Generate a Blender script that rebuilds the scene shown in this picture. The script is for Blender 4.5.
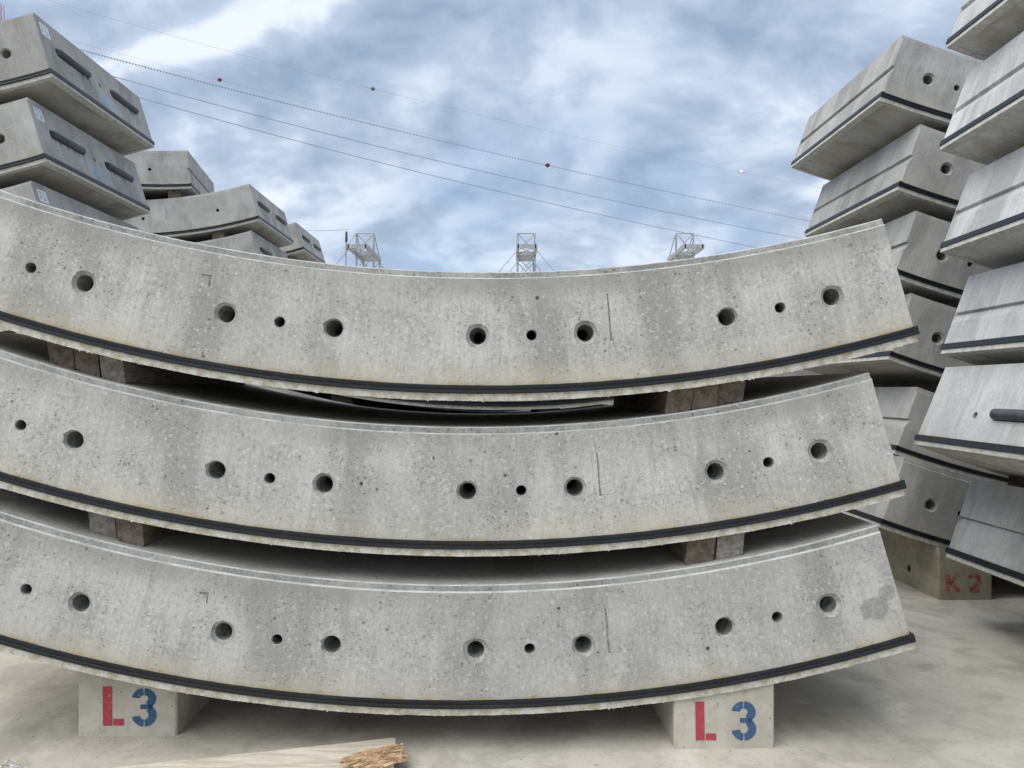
import bpy, math, random
from mathutils import Vector, Matrix, noise as mnoise
from mathutils.geometry import delaunay_2d_cdt
R = math.radians
sin, cos, pi = math.sin, math.cos, math.pi
random.seed(7)
S = bpy.context.scene
C = S.collection
for o in list(bpy.data.objects):
    bpy.data.objects.remove(o)

# ------------------------------------------------------------------ camera
H = 1.34                      # camera height above the yard
F = 773.0                     # focal length in pixels
cam_d = bpy.data.cameras.new('camera')
cam_d.sensor_width = 36.0
cam_d.lens = F / 1024 * 36
cam_d.clip_start = 0.05
cam_d.clip_end = 6000
cam = bpy.data.objects.new('camera', cam_d)
cam.location = (0, 0, H)
cam.rotation_euler = (R(90) + math.atan(5 / F), 0, 0)
C.objects.link(cam)
S.camera = cam

# ------------------------------------------------------------------ light
SUN_EL, SUN_AZ = R(56), R(-48)       # azimuth measured from straight behind the camera, negative = left
sv = Vector((sin(SUN_AZ) * cos(SUN_EL), -cos(SUN_AZ) * cos(SUN_EL), sin(SUN_EL)))
sun_d = bpy.data.lights.new('sun', 'SUN')
sun_d.energy = 1.5
sun_d.angle = R(60)
sun_d.color = (1.0, 0.965, 0.91)
sun = bpy.data.objects.new('sun', sun_d)
sun.rotation_euler = sv.to_track_quat('Z', 'Y').to_euler()
sun.location = (0, 0, 30)
C.objects.link(sun)

S.view_settings.view_transform = 'Standard'
S.view_settings.look = 'None'
S.view_settings.gamma = 1
S.view_settings.use_curve_mapping = False
S.view_settings.exposure = 1.15


# ------------------------------------------------------------------ node helper
class NT:
    def __init__(s, tree):
        s.t = tree
        s.n = tree.nodes
        s.l = tree.links

    def node(s, typ, **kw):
        nd = s.n.new(typ)
        for k, v in kw.items():
            setattr(nd, k, v)
        return nd

    def put(s, sock, v):
        if isinstance(v, bpy.types.NodeSocket):
            s.l.new(v, sock)
        elif v is not None:
            if isinstance(v, (tuple, list)) and len(v) == 3 and sock.type == 'RGBA':
                v = (*v, 1)
            sock.default_value = v

    def math(s, op, a, b=None, c=None, clamp=False):
        nd = s.node('ShaderNodeMath', operation=op)
        nd.use_clamp = clamp
        s.put(nd.inputs[0], a)
        if b is not None:
            s.put(nd.inputs[1], b)
        if c is not None:
            s.put(nd.inputs[2], c)
        return nd.outputs[0]

    def vmath(s, op, a, b=None):
        nd = s.node('ShaderNodeVectorMath', operation=op)
        s.put(nd.inputs[0], a)
        if b is not None:
            s.put(nd.inputs[1], b)
        return nd.outputs[0]

    def mix(s, fac, a, b, blend='MIX'):
        nd = s.node('ShaderNodeMix', data_type='RGBA', blend_type=blend)
        s.put(nd.inputs[0], fac)
        s.put(nd.inputs[6], a)
        s.put(nd.inputs[7], b)
        return nd.outputs[2]

    def noise(s, vec, scale, detail=4, rough=0.55, dist=0.0):
        nd = s.node('ShaderNodeTexNoise')
        s.put(nd.inputs['Vector'], vec)
        nd.inputs['Scale'].default_value = scale
        nd.inputs['Detail'].default_value = detail
        nd.inputs['Roughness'].default_value = rough
        nd.inputs['Distortion'].default_value = dist
        return nd.outputs[0]

    def voro(s, vec, scale, rnd=1.0):
        nd = s.node('ShaderNodeTexVoronoi')
        s.put(nd.inputs['Vector'], vec)
        nd.inputs['Scale'].default_value = scale
        nd.inputs['Randomness'].default_value = rnd
        return nd.outputs['Distance'], nd.outputs['Color']

    def ramp(s, x, a, b, lo=0.0, hi=1.0, smooth=True):
        nd = s.node('ShaderNodeMapRange')
        nd.interpolation_type = 'SMOOTHSTEP' if smooth else 'LINEAR'
        s.put(nd.inputs[0], x)
        s.put(nd.inputs[1], a)
        s.put(nd.inputs[2], b)
        s.put(nd.inputs[3], lo)
        s.put(nd.inputs[4], hi)
        return nd.outputs[0]

    def comb(s, x, y, z):
        nd = s.node('ShaderNodeCombineXYZ')
        s.put(nd.inputs[0], x)
        s.put(nd.inputs[1], y)
        s.put(nd.inputs[2], z)
        return nd.outputs[0]

    def sep(s, v):
        nd = s.node('ShaderNodeSeparateXYZ')
        s.put(nd.inputs[0], v)
        return nd.outputs


# ------------------------------------------------------------------ sky
world = bpy.data.worlds.new('World')
S.world = world
world.use_nodes = True
t = NT(world.node_tree)
t.n.clear()
sky = t.node('ShaderNodeTexSky')
sky.sky_type = 'NISHITA'
sky.sun_disc = False
sky.sun_elevation = SUN_EL
sky.sun_rotation = pi + SUN_AZ * -1
sky.dust_density = 2.0
tc = t.node('ShaderNodeTexCoord')
d = t.sep(tc.outputs['Generated'])
zz = t.math('ADD', t.math('MAXIMUM', d[2], 0.0), 0.60)
px = t.math('DIVIDE', d[0], zz)
py = t.math('DIVIDE', d[1], zz)
pv = t.comb(t.math('MULTIPLY', px, 0.8), py, 0.37)
wv_ = t.node('ShaderNodeTexNoise')
t.put(wv_.inputs['Vector'], pv)
wv_.inputs['Scale'].default_value = 3.0
wv_.inputs['Detail'].default_value = 3
warp = t.vmath('MULTIPLY', t.vmath('SUBTRACT', wv_.outputs['Color'], (.5, .5, .5)), (.14, .14, 0))
pw = t.vmath('ADD', pv, warp)
big = t.noise(pw, 2.3, 4, 0.5, 0.0)
med = t.noise(pw, 5.0, 6, 0.52, 0.0)
med_o = t.noise(t.vmath('ADD', pw, (.025, .035, 0)), 5.0, 6, 0.52, 0.0)
fin = t.noise(pw, 15, 4, 0.6, 0.1)
def lump(vec, scale):
    """billowing: creases between rounded puffs"""
    n = t.noise(vec, scale, 3, 0.5, 0.0)
    return t.math('MULTIPLY', t.math('ABSOLUTE', t.math('SUBTRACT', n, 0.5)), 4.0)


lum = lump(pw, 4.2)
lum_o = lump(t.vmath('ADD', pw, (.02, .03, 0)), 4.2)
body = t.math('ADD', t.math('MULTIPLY', big, 0.45), t.math('ADD', t.math('MULTIPLY', med, 0.42), t.math('MULTIPLY', fin, 0.20)))
relief = t.math('MULTIPLY', t.math('SUBTRACT', med, med_o), 1.9)
relief = t.math('ADD', relief, t.math('MULTIPLY', t.math('SUBTRACT', lum, lum_o), .10))
m = t.math('ADD', t.math('ADD', body, relief), t.math('MULTIPLY', t.math('SUBTRACT', lum, .33), .10))
K = 0.94
dark = (2.05 * K, 2.7 * K, 3.7 * K)
mid = (3.45 * K, 4.1 * K, 5.15 * K)
white = (5.5 * K, 5.95 * K, 6.7 * K)
cover = t.ramp(m, 0.26, 0.60, smooth=False)
c1 = t.mix(cover, dark, mid)
hi = t.math('MULTIPLY', t.ramp(m, 0.54, 0.80), t.ramp(big, 0.42, 0.60, .35, 1.0))
c2 = t.mix(hi, c1, white)
# brighter, thinner cloud low over the horizon
hz = t.ramp(d[2], 0.12, 0.27, 1.0, 0.0)
hz2 = t.math('MULTIPLY', hz, t.ramp(m, 0.38, 0.66, 0.25, .95))
c3 = t.mix(hz2, c2, (5.2 * K, 5.8 * K, 6.7 * K))
# blue gaps in the cover
gap = t.ramp(big, 0.36, 0.48, 0.40, 0.0)
c4 = t.mix(gap, c3, t.mix(0.5, sky.outputs[0], (1.9, 3.1, 5.0)))
bg = t.node('ShaderNodeBackground')
t.put(bg.inputs[0], c4)
bg.inputs[1].default_value = 0.077
wo = t.node('ShaderNodeOutputWorld')
t.l.new(bg.outputs[0], wo.inputs[0])

# ------------------------------------------------------------------ segment dimensions (metres)
RM = 5.70
RT, RS, RG, RH, RL = RM - .237, RM - .2095, RM + .182, RM + .2134, RM + .240
W = 1.60
HALF = R(18.62)
STEP, DEL = R(9.314), R(2.0)


# ------------------------------------------------------------------ materials
def mat(name):
    m = bpy.data.materials.new(name)
    m.use_nodes = True
    t = NT(m.node_tree)
    t.n.clear()
    out = t.node('ShaderNodeOutputMaterial')
    b = t.node('ShaderNodeBsdfPrincipled')
    b.inputs['Specular IOR Level'].default_value = 0.25
    t.l.new(b.outputs[0], out.inputs[0])
    return m, t, b


def bump(t, b, h, strength, dist):
    n = t.node('ShaderNodeBump')
    n.inputs['Strength'].default_value = strength
    n.inputs['Distance'].default_value = dist
    t.put(n.inputs['Height'], h)
    t.l.new(n.outputs[0], b.inputs['Normal'])


def concrete(name, base, light, pores=1.0, stain=1.0, patch=None, warm=(0.50, 0.45, 0.33), grit=1.0):
    m, t, b = mat(name)
    tc = t.node('ShaderNodeTexCoord')
    oi = t.node('ShaderNodeObjectInfo')
    x, y, z = t.sep(tc.outputs['Object'])[:]
    zc = t.math('SUBTRACT', RL, z)
    rr = t.math('SQRT', t.math('ADD', t.math('MULTIPLY', x, x), t.math('MULTIPLY', zc, zc)))
    sa = t.math('MULTIPLY', t.math('ARCTAN2', x, zc), RM)
    rnd = t.math('MULTIPLY', oi.outputs['Random'], 57.0)
    v = t.comb(t.math('ADD', sa, rnd), y, rr)
    # broad weathering
    n0 = t.noise(t.comb(t.math('ADD', sa, rnd), y, t.math('MULTIPLY', rr, .3)), 2.8, 4, .6, .5)
    n1 = t.noise(v, 1.5, 5, 0.6)
    n2 = t.noise(v, 7, 6, 0.65)
    n3 = t.noise(v, 60, 4, 0.75)
    n4 = t.noise(v, 150, 3, 0.75)
    col = t.mix(t.ramp(n1, .33, .67), base, light)
    col = t.mix(t.math('MULTIPLY', t.ramp(n0, .47, .64), .75), col, tuple(c * .64 for c in base))
    col = t.mix(t.math('MULTIPLY', t.ramp(n2, .42, .68), 0.35), col, tuple(c * .62 for c in base))
    runs = t.noise(t.comb(t.math('ADD', sa, rnd), y, t.math('MULTIPLY', rr, .16)), 11, 4, .65, .3)
    col = t.mix(t.math('MULTIPLY', t.math('MULTIPLY', t.ramp(runs, .54, .72), t.ramp(n1, .40, .62)), .45), col, tuple(c * .62 for c in base))
    # fine vertical trowel / run marks
    vs = t.comb(t.math('MULTIPLY', t.math('ADD', sa, rnd), 1.0), t.math('MULTIPLY', y, 1.0), t.math('MULTIPLY', rr, 0.05))
    st = t.noise(vs, 90, 3, 0.7)
    col = t.mix(t.math('MULTIPLY', t.ramp(st, .40, .70), 0.30), col, tuple(c * .6 for c in base))
    # salt and pepper
    col = t.mix(t.math('MULTIPLY', t.ramp(n3, .50, .68), t.ramp(n2, .30, .65, 0.25 * grit, 0.72 * grit)), col, tuple(c * .58 for c in base))
    col = t.mix(t.math('MULTIPLY', t.ramp(n3, .47, .34), 0.36 * grit), col, tuple(min(1, c * 1.30) for c in light))
    col = t.mix(t.math('MULTIPLY', t.ramp(n4, .45, .75), 0.30 * grit), col, tuple(c * .55 for c in base))
    # air voids and aggregate specks
    wob_ = t.node('ShaderNodeTexNoise')
    t.put(wob_.inputs['Vector'], v)
    wob_.inputs['Scale'].default_value = 120
    v0 = v
    v = t.vmath('ADD', v, t.vmath('MULTIPLY', t.vmath('SUBTRACT', wob_.outputs['Color'], (.5, .5, .5)), (.007, .007, .007)))
    # ghosts of aggregate under the skin
    gd, gc = t.voro(v, 44)
    gs = t.sep(gc)
    gh = t.math('MULTIPLY', t.ramp(gd, .36, .16), t.ramp(gs[1], .45, .8))
    col = t.mix(t.math('MULTIPLY', gh, .42 * grit), col, tuple(c * .60 for c in base))
    gh2 = t.math('MULTIPLY', t.ramp(gd, .34, .14), t.ramp(gs[1], .24, .05))
    col = t.mix(t.math('MULTIPLY', gh2, .38 * grit), col, tuple(min(1, c * 1.25) for c in light))
    h = None
    for sc, thr, amt, dk in ((36, .145, .85, .33), (70, .19, .8, .40), (15, .072, 1.0, .13), (120, .24, .75, .50)):
        dst, cl = t.voro(t.vmath('ADD', v, (sc * .13, 0, sc * .07)), sc)
        cr = t.sep(cl)[0]
        rad = t.math('MULTIPLY', t.ramp(cr, .45 if sc != 17 else .72, 1.0, 0, 1, False), thr * 2 * pores)
        hole = t.ramp(dst, t.math('MULTIPLY', rad, 1.0), t.math('MULTIPLY', rad, 0.45))
        hole = t.math('MULTIPLY', hole, t.ramp(rad, 0.0, 0.03))
        region = t.ramp(t.math('ADD', t.math('MULTIPLY', n2, .5), t.math('MULTIPLY', n0, .5)), .42, .56)
        hole2 = t.math('MULTIPLY', hole, t.math('MULTIPLY', region, amt))
        col = t.mix(hole2, col, tuple(c * dk for c in base))
        h = hole2 if h is None else t.math('MAXIMUM', h, hole2)
    v = v0
    # staining running up from the gasket, and damp darker band at the rim
    if stain > 0:
        near = t.math('ADD', rr, t.math('MULTIPLY', t.math('SUBTRACT', n2, .5), .10))
        wm = t.ramp(near, RG - .11, RG + .01)
        front = t.ramp(y, .10, .02)
        wm = t.math('MULTIPLY', t.math('MULTIPLY', wm, front), t.ramp(n1, .40, .66, .15, .75))
        col = t.mix(t.math('MULTIPLY', wm, stain), col, warm)
        tight = t.math('MULTIPLY', t.ramp(rr, RG - .018, RG - .002), t.ramp(n2, .44, .60, .10, 1.0))
        col = t.mix(t.math('MULTIPLY', t.math('MULTIPLY', tight, stain), .62), col, (.40, .32, .15))
        dk = t.ramp(t.math('ADD', rr, t.math('MULTIPLY', t.math('SUBTRACT', n2, .5), .12)), RT + .13, RT + .04)
        dk = t.math('MULTIPLY', dk, t.ramp(n1, .45, .62, .15, .65))
        col = t.mix(t.math('MULTIPLY', dk, stain), col, tuple(c * .60 for c in base))
        # small scattered rust-brown blotches
        n5 = t.noise(v, 3.1, 5, .7)
        col = t.mix(t.ramp(n5, .62, .78, 0, .40 * grit), col, (.36, .31, .23))
    if patch:
        for (a0, r0, wa, wr) in patch:
            da = t.math('DIVIDE', t.math('SUBTRACT', sa, a0), wa)
            dr = t.math('DIVIDE', t.math('SUBTRACT', rr, r0), wr)
            dd = t.math('SQRT', t.math('ADD', t.math('MULTIPLY', da, da), t.math('MULTIPLY', dr, dr)))
            dd = t.math('ADD', dd, t.math('MULTIPLY', t.math('SUBTRACT', t.noise(v, 22, 5, .6), .5), 1.3))
            k = t.math('MULTIPLY', t.ramp(dd, 1.15, .75), t.ramp(y, .10, .02))
            k = t.math('MULTIPLY', k, t.ramp(n3, .62, .45, .35, 1.0))
            col = t.mix(t.math('MULTIPLY', k, .80), col, (.24, .235, .215))
    # tone differences from casting to casting
    tone = t.ramp(oi.outputs['Random'], 0, 1, .93, 1.05, False)
    col = t.mix(1.0, col, t.comb(tone, tone, tone), 'MULTIPLY')
    t.put(b.inputs['Base Color'], col)
    t.put(b.inputs['Roughness'], t.ramp(n2, .3, .7, .78, .95))
    hh = t.math('SUBTRACT', t.math('ADD', t.math('MULTIPLY', n3, .35), t.math('MULTIPLY', n4, .25)), t.math('MULTIPLY', h, 1.0))
    bump(t, b, hh, .55, .004)
    return m


M = {}
# own angles: stain patch low on the right end of the bottom ring segment
M['own'] = concrete('pale_cast_concrete', (.445, .434, .403), (.56, .549, .515))
M['own_patch'] = concrete('pale_cast_concrete_patched', (.45, .441, .416), (.565, .555, .528),
                          patch=[(RM * R(17.62), RM + .055, .062, .042), (RM * R(18.2), RM + .012, .030, .034)])
M['grey'] = concrete('grey_cast_concrete', (.40, .394, .372), (.50, .493, .47), pores=.5, stain=.35, grit=.45)
M['smooth'] = concrete('smooth_skylit_concrete', (.58, .582, .57), (.69, .692, .68), pores=.5, stain=.6, grit=.5)  # albedo raised so the near right stack's colour carries its sky-lit brightness


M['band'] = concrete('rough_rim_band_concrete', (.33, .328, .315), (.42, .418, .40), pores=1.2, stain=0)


def simple(name, c1, c2, scale, rough=.85, bmp=.3, bd=.003, detail=5, stretch=(1, 1, 1), spec=.25, lo=.35, hi=.65, dots=0.0):
    m, t, b = mat(name)
    tc = t.node('ShaderNodeTexCoord')
    oi = t.node('ShaderNodeObjectInfo')
    v = t.vmath('MULTIPLY', tc.outputs['Object'], stretch)
    rnd = t.math('MULTIPLY', oi.outputs['Random'], 31.0)
    v = t.vmath('ADD', v, t.comb(rnd, rnd, 0.0))
    n = t.noise(v, scale, detail, .65)
    n2 = t.noise(v, scale * 6, 3, .6)
    col = t.mix(t.ramp(n, lo, hi), c1, c2)
    col = t.mix(t.math('MULTIPLY', t.ramp(n2, .5, .75), .35), col, tuple(c * .55 for c in c1))
    if dots:
        dst, cl = t.voro(tc.outputs['Object'], 40)
        k = t.math('MULTIPLY', t.ramp(dst, .16, .08), t.ramp(t.sep(cl)[0], .6, .8))
        col = t.mix(t.math('MULTIPLY', k, dots), col, tuple(c * .35 for c in c1))
    t.put(b.inputs['Base Color'], col)
    b.inputs['Roughness'].default_value = rough
    b.inputs['Specular IOR Level'].default_value = spec
    bump(t, b, t.math('ADD', n, t.math('MULTIPLY', n2, .5)), bmp, bd)
    return m


M['edge'] = simple('laitance_skylit_edge', (.38, .37, .34), (.54, .53, .50), 14, .9, .3, .001)  # pale laitance, its tone also carrying sky light caught by the bevels
M['sleeve_rim'] = simple('pale_socket_rim', (.26, .255, .235), (.42, .41, .38), 40, .9, .8, .003)
M['lip'] = simple('rough_mortar_lip', (.44, .40, .29), (.66, .64, .58), 34, .95, .9, .006)
M['lip_pale'] = simple('pale_mortar_lip', (.42, .41, .37), (.58, .57, .53), 30, .95, .7, .004)
M['gasket'] = simple('dark_rubber_gasket', (.003, .005, .007), (.012, .015, .020), 9, .45, .5, .001, stretch=(1, 1, 3), spec=.5, lo=.45, hi=.75)
M['pipe'] = simple('dark_grey_plastic_pipe', (.055, .058, .07), (.085, .088, .10), 12, .5, .1, .001, spec=.4)
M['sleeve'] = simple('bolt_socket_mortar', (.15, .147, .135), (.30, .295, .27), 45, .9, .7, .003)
M['deep'] = simple('socket_depth_shade', (.03, .03, .03), (.06, .06, .06), 30, .9)  # near-black colour stands for the shade deep inside sockets and holes
M['timber'] = simple('weathered_timber', (.095, .075, .058), (.185, .15, .118), 6, .9, .6, .004, stretch=(6, 1, 6))
M['timber_grey'] = simple('grey_weathered_timber', (.17, .155, .135), (.30, .28, .25), 9, .9, .6, .004, stretch=(6, 1, 6))
M['board'] = simple('dusty_pale_board', (.44, .39, .31), (.63, .58, .49), 5, .9, .4, .003, stretch=(1, 7, 1), dots=.6)
M['raw'] = simple('raw_split_wood', (.34, .20, .10), (.70, .52, .32), 12, .85, .8, .004, stretch=(1, 6, 6))
M['block'] = simple('sand_grey_block_concrete', (.42, .39, .325), (.54, .505, .43), 5, .92, .5, .003, dots=.9)
M['block_olive'] = simple('olive_grey_block_concrete', (.27, .245, .18), (.37, .34, .265), 5, .92, .4, .003, dots=.7)
M['crumb'] = simple('mortar_crumbs', (.40, .39, .36), (.62, .61, .58), 60, .95, .5, .002)
M['steel'] = simple('galvanised_steel', (.27, .28, .29), (.40, .41, .42), 3, .5, .1, .001, spec=.5)
M['steel_dark'] = simple('dark_fitting', (.06, .06, .07), (.10, .10, .11), 3, .6)
M['wire'] = simple('aluminium_wire', (.24, .27, .31), (.30, .33, .38), 1, .6)
M['ball_red'] = simple('red_marker_ball', (.14, .02, .025), (.19, .03, .035), 2, .5)
M['ball_white'] = simple('white_marker_ball', (.7, .7, .7), (.8, .8, .8), 2, .5)
M['ball_grey'] = simple('dark_grey_marker_ball', (.10, .11, .14), (.14, .15, .18), 2, .5)
M['mast_red'] = simple('red_mast_paint', (.35, .10, .10), (.45, .15, .14), 2, .6)
M['sticker'] = simple('white_paper_sticker', (.72, .73, .74), (.80, .81, .82), 20, .6, .05)
M['print'] = simple('grey_blue_print', (.34, .40, .48), (.45, .50, .56), 30, .7, .05)
M['chalk'] = simple('blue_chalk', (.26, .50, .70), (.38, .56, .68), 60, .95, .05)
M['smear'] = simple('dark_joint_smear', (.07, .07, .075), (.17, .17, .17), 70, .9, .2)
M['mark'] = simple('dirty_recess', (.24, .235, .22), (.36, .355, .33), 50, .95, .5)


def paint(name, c, under, wear=.5):
    m, t, b = mat(name)
    tc = t.node('ShaderNodeTexCoord')
    n = t.noise(tc.outputs['Object'], 55, 6, .75)
    n2 = t.noise(tc.outputs['Object'], 12, 4, .6)
    f = t.ramp(t.math('ADD', t.math('MULTIPLY', n, .6), t.math('MULTIPLY', n2, .4)), wear - .02, wear + .10, 0.0, .75)
    t.put(b.inputs['Base Color'], t.mix(f, c, under))
    b.inputs['Roughness'].default_value = .85
    return m


M['red'] = paint('worn_red_stencil_paint', (.40, .06, .075), (.42, .36, .31), .56)
M['blue'] = paint('worn_blue_stencil_paint', (.05, .105, .20), (.36, .35, .33), .57)
M['faded_red'] = paint('faded_red_paint', (.38, .065, .055), (.31, .245, .19), .46)

# ground
gm, t, b = mat('dusty_concrete_yard')
tc = t.node('ShaderNodeTexCoord')
v = tc.outputs['Object']
g1 = t.noise(v, .55, 6, .62, .6)
g2 = t.noise(v, 2.6, 7, .65, .4)
g3 = t.noise(v, 26, 5, .7)
g4 = t.noise(v, 160, 3, .7)
col = t.mix(t.ramp(g1, .36, .64), (.455, .425, .36), (.555, .525, .455))
col = t.mix(t.math('MULTIPLY', t.ramp(g2, .47, .63), .75), col, (.33, .31, .265))
col = t.mix(t.math('MULTIPLY', t.ramp(g2, .44, .30), .7), col, (.64, .61, .54))
g5 = t.noise(t.vmath('MULTIPLY', v, (1.0, .45, 1)), 1.3, 7, .7, 1.2)
col = t.mix(t.math('MULTIPLY', t.ramp(g5, .51, .64), .40), col, (.30, .28, .23))
col = t.mix(t.math('MULTIPLY', t.ramp(g3, .5, .72), .35), col, (.27, .255, .22))
col = t.mix(t.math('MULTIPLY', t.ramp(g4, .5, .75), .30), col, (.26, .25, .22))
dst, cl = t.voro(v, 26)
k = t.math('MULTIPLY', t.ramp(dst, .17, .06), t.ramp(t.sep(cl)[0], .62, .9))
col = t.mix(t.math('MULTIPLY', k, .7), col, (.13, .12, .10))
t.put(b.inputs['Base Color'], col)
b.inputs['Roughness'].default_value = .92
bump(t, b, t.math('ADD', t.math('MULTIPLY', g3, .6), t.math('ADD', t.math('MULTIPLY', g4, .25), t.math('MULTIPLY', g2, 2.0))), .55, .008)
M['ground'] = gm


# ------------------------------------------------------------------ mesh helpers
class MB:
    def __init__(s):
        s.v, s.f, s.m, s.s = [], [], [], []

    def face(s, pts, mi=0, smooth=False):
        i = len(s.v)
        s.v += [tuple(p) for p in pts]
        s.f.append(tuple(range(i, i + len(pts))))
        s.m.append(mi)
        s.s.append(smooth)

    def grid(s, rows, mi=0, smooth=False, flip=False):
        i = len(s.v)
        n = len(rows[0])
        for r in rows:
            s.v += [tuple(p) for p in r]
        for a in range(len(rows) - 1):
            for c in range(n - 1):
                q = (i + a * n + c, i + a * n + c + 1, i + (a + 1) * n + c + 1, i + (a + 1) * n + c)
                s.f.append(q[::-1] if flip else q)
                s.m.append(mi)
                s.s.append(smooth)

    def box(s, p0, p1, mi=0, tf=None):
        x0, y0, z0 = p0
        x1, y1, z1 = p1
        c = [Vector(p) for p in ((x0, y0, z0), (x1, y0, z0), (x1, y1, z0), (x0, y1, z0), (x0, y0, z1), (x1, y0, z1), (x1, y1, z1), (x0, y1, z1))]
        if tf:
            c = [tf(p) for p in c]
        s.hexa(c, mi)

    def hexa(s, c, mi=0):
        i = len(s.v)
        s.v += [tuple(p) for p in c]
        for q in ((0, 3, 2, 1), (4, 5, 6, 7), (0, 1, 5, 4), (1, 2, 6, 5), (2, 3, 7, 6), (3, 0, 4, 7)):
            s.f.append(tuple(i + k for k in q))
            s.m.append(mi)
            s.s.append(False)

    def tube(s, pts, r, n=8, mi=0, caps=True, smooth=True):
        pts = [Vector(p) for p in pts]
        rows = []
        for k, p in enumerate(pts):
            a = pts[max(0, k - 1)]
            b_ = pts[min(len(pts) - 1, k + 1)]
            dr = (b_ - a).normalized()
            u = dr.cross(Vector((0, 0, 1)))
            if u.length < 1e-4:
                u = dr.cross(Vector((0, 1, 0)))
            u.normalize()
            w = dr.cross(u)
            rad = r[k] if isinstance(r, (list, tuple)) else r
            rows.append([p + (u * cos(2 * pi * j / n) + w * sin(2 * pi * j / n)) * rad for j in range(n + 1)])
        s.grid(rows, mi, smooth)
        if caps:
            s.face(rows[0][:-1][::-1], mi)
            s.face(rows[-1][:-1], mi)

    def mesh(s, name, mats):
        me = bpy.data.meshes.new(name)
        me.from_pydata(s.v, [], s.f)
        for mm in mats:
            me.materials.append(M[mm])
        me.polygons.foreach_set('material_index', s.m)
        me.polygons.foreach_set('use_smooth', s.s)
        me.validate()
        me.update()
        return me


def link(name, me, parent=None, **props):
    o = bpy.data.objects.new(name, me)
    C.objects.link(o)
    if parent:
        o.parent = parent
    for k, v in props.items():
        o[k] = v
    return o


def thing(name, label, cat, group=None):
    o = bpy.data.objects.new(name, None)
    o.empty_display_size = .2
    C.objects.link(o)
    o['label'] = label
    o['category'] = cat
    if group:
        o['group'] = group
    return o


def P(a, r, y):          # polar point of a ring segment in its local frame
    return Vector((r * sin(a), y, RL - r * cos(a)))


def cdt(outline, holes):
    """outline, holes: lists of 2D points -> verts, tris of the outline minus the holes"""
    vs, es = [], []
    for loop in [outline] + holes:
        i = len(vs)
        n = len(loop)
        vs += [Vector(p) for p in loop]
        es += [(i + k, i + (k + 1) % n) for k in range(n)]
    ov, oe, of = delaunay_2d_cdt(vs, es, [], 0, 1e-7)[:3]

    def inside(p, loop):
        c = False
        j = len(loop) - 1
        for i2 in range(len(loop)):
            xi, yi = loop[i2]
            xj, yj = loop[j]
            if (yi > p[1]) != (yj > p[1]) and p[0] < (xj - xi) * (p[1] - yi) / (yj - yi) + xi:
                c = not c
            j = i2
        return c
    tris = []
    for f in of:
        c = sum((ov[k] for k in f), Vector((0, 0))) / len(f)
        if inside(c, outline) and not any(inside(c, h) for h in holes):
            a, b2, d2 = ov[f[0]], ov[f[1]], ov[f[2]]
            if abs((b2 - a).cross(d2 - a)) > 1e-9:
                tris.append(f)
    return ov, tris


def circle(cx, cy, r, n, jit=0.0, rng=None):
    out = []
    for k in range(n):
        q = 2 * pi * k / n
        rr = r * (1 + (rng.uniform(-jit, jit) if rng and jit else 0))
        out.append((cx + rr * cos(q), cy + rr * sin(q)))
    return out


G0, G1 = RT + .225, RT + .285       # groove in the radial joint faces
REC = .0035
NOTCH = [(0, RS), (0, G0), (.020, G0 + .003), (.014, G0 + .026), (0, G1), (0, RG + .012)]
FLAT = [(0, RS), (0, RG + .012)]


def frame_bar(mb, half, r0, r1, out, depth, n, jit=0.0, rng=None, end_out=None, drip=False, ridged=False):
    """a bar running right round the four sides of a segment"""
    eo = out if end_out is None else end_out
    A = [-half + 2 * half * k / n for k in range(n + 1)]
    for (ya, yb) in ((-out, depth), (W - depth, W + out)):
        rows = []
        for a in A:
            j1 = j2 = j3 = 0
            if jit:
                j1 = jit * mnoise.noise(Vector((a * 60, ya * 9, rng))) * .6 + jit * .9 * mnoise.noise(Vector((a * 900, ya, rng)))
                j2 = jit * .5 * mnoise.noise(Vector((a * 300, 4, rng)))
                if drip and mnoise.noise(Vector((a * 620, 9.3, rng))) > .56:
                    j1 += jit * 2.0
            if ridged and ya < 0:
                h_ = r1 - r0
                c_ = [P(a, r0 + j1, 0), P(a, r0 + .003 + j1, ya + j2), P(a, r0 + h_ * .40 + j1, ya + .001 + j2), P(a, r0 + h_ * .47, ya + .003), P(a, r0 + h_ * .53, ya + .003), P(a, r0 + h_ * .58, ya + .0008), P(a, r1 - .004, ya), P(a, r1, ya + .004), P(a, r1, yb), P(a, r0, yb)]
                rows.append(c_ + c_[:1])
                continue
            rows.append([P(a, r0, ya + j2), P(a, r1 + j1, ya - j2 * .5), P(a, r1 + j1 * .3, yb), P(a, r0, yb), P(a, r0, ya + j2)])
        mb.grid(rows, 0, False)
        mb.face(rows[0][:-1])
        mb.face(rows[-1][:-1][::-1])
    for sg in (-1, 1):
        h0, h1 = half - depth / RM, half + eo / RM
        n2 = 12
        rows = []
        for k in range(n2 + 1):
            y = -out + (W + 2 * out) * k / n2
            rows.append([P(sg * h0, r0, y), P(sg * h0, r1, y), P(sg * h1, r1, y), P(sg * h1, r0, y), P(sg * h0, r0, y)])
        mb.grid(rows, 0, False, sg < 0)
        mb.face(rows[0][:4])
        mb.face(rows[-1][:4])


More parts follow.
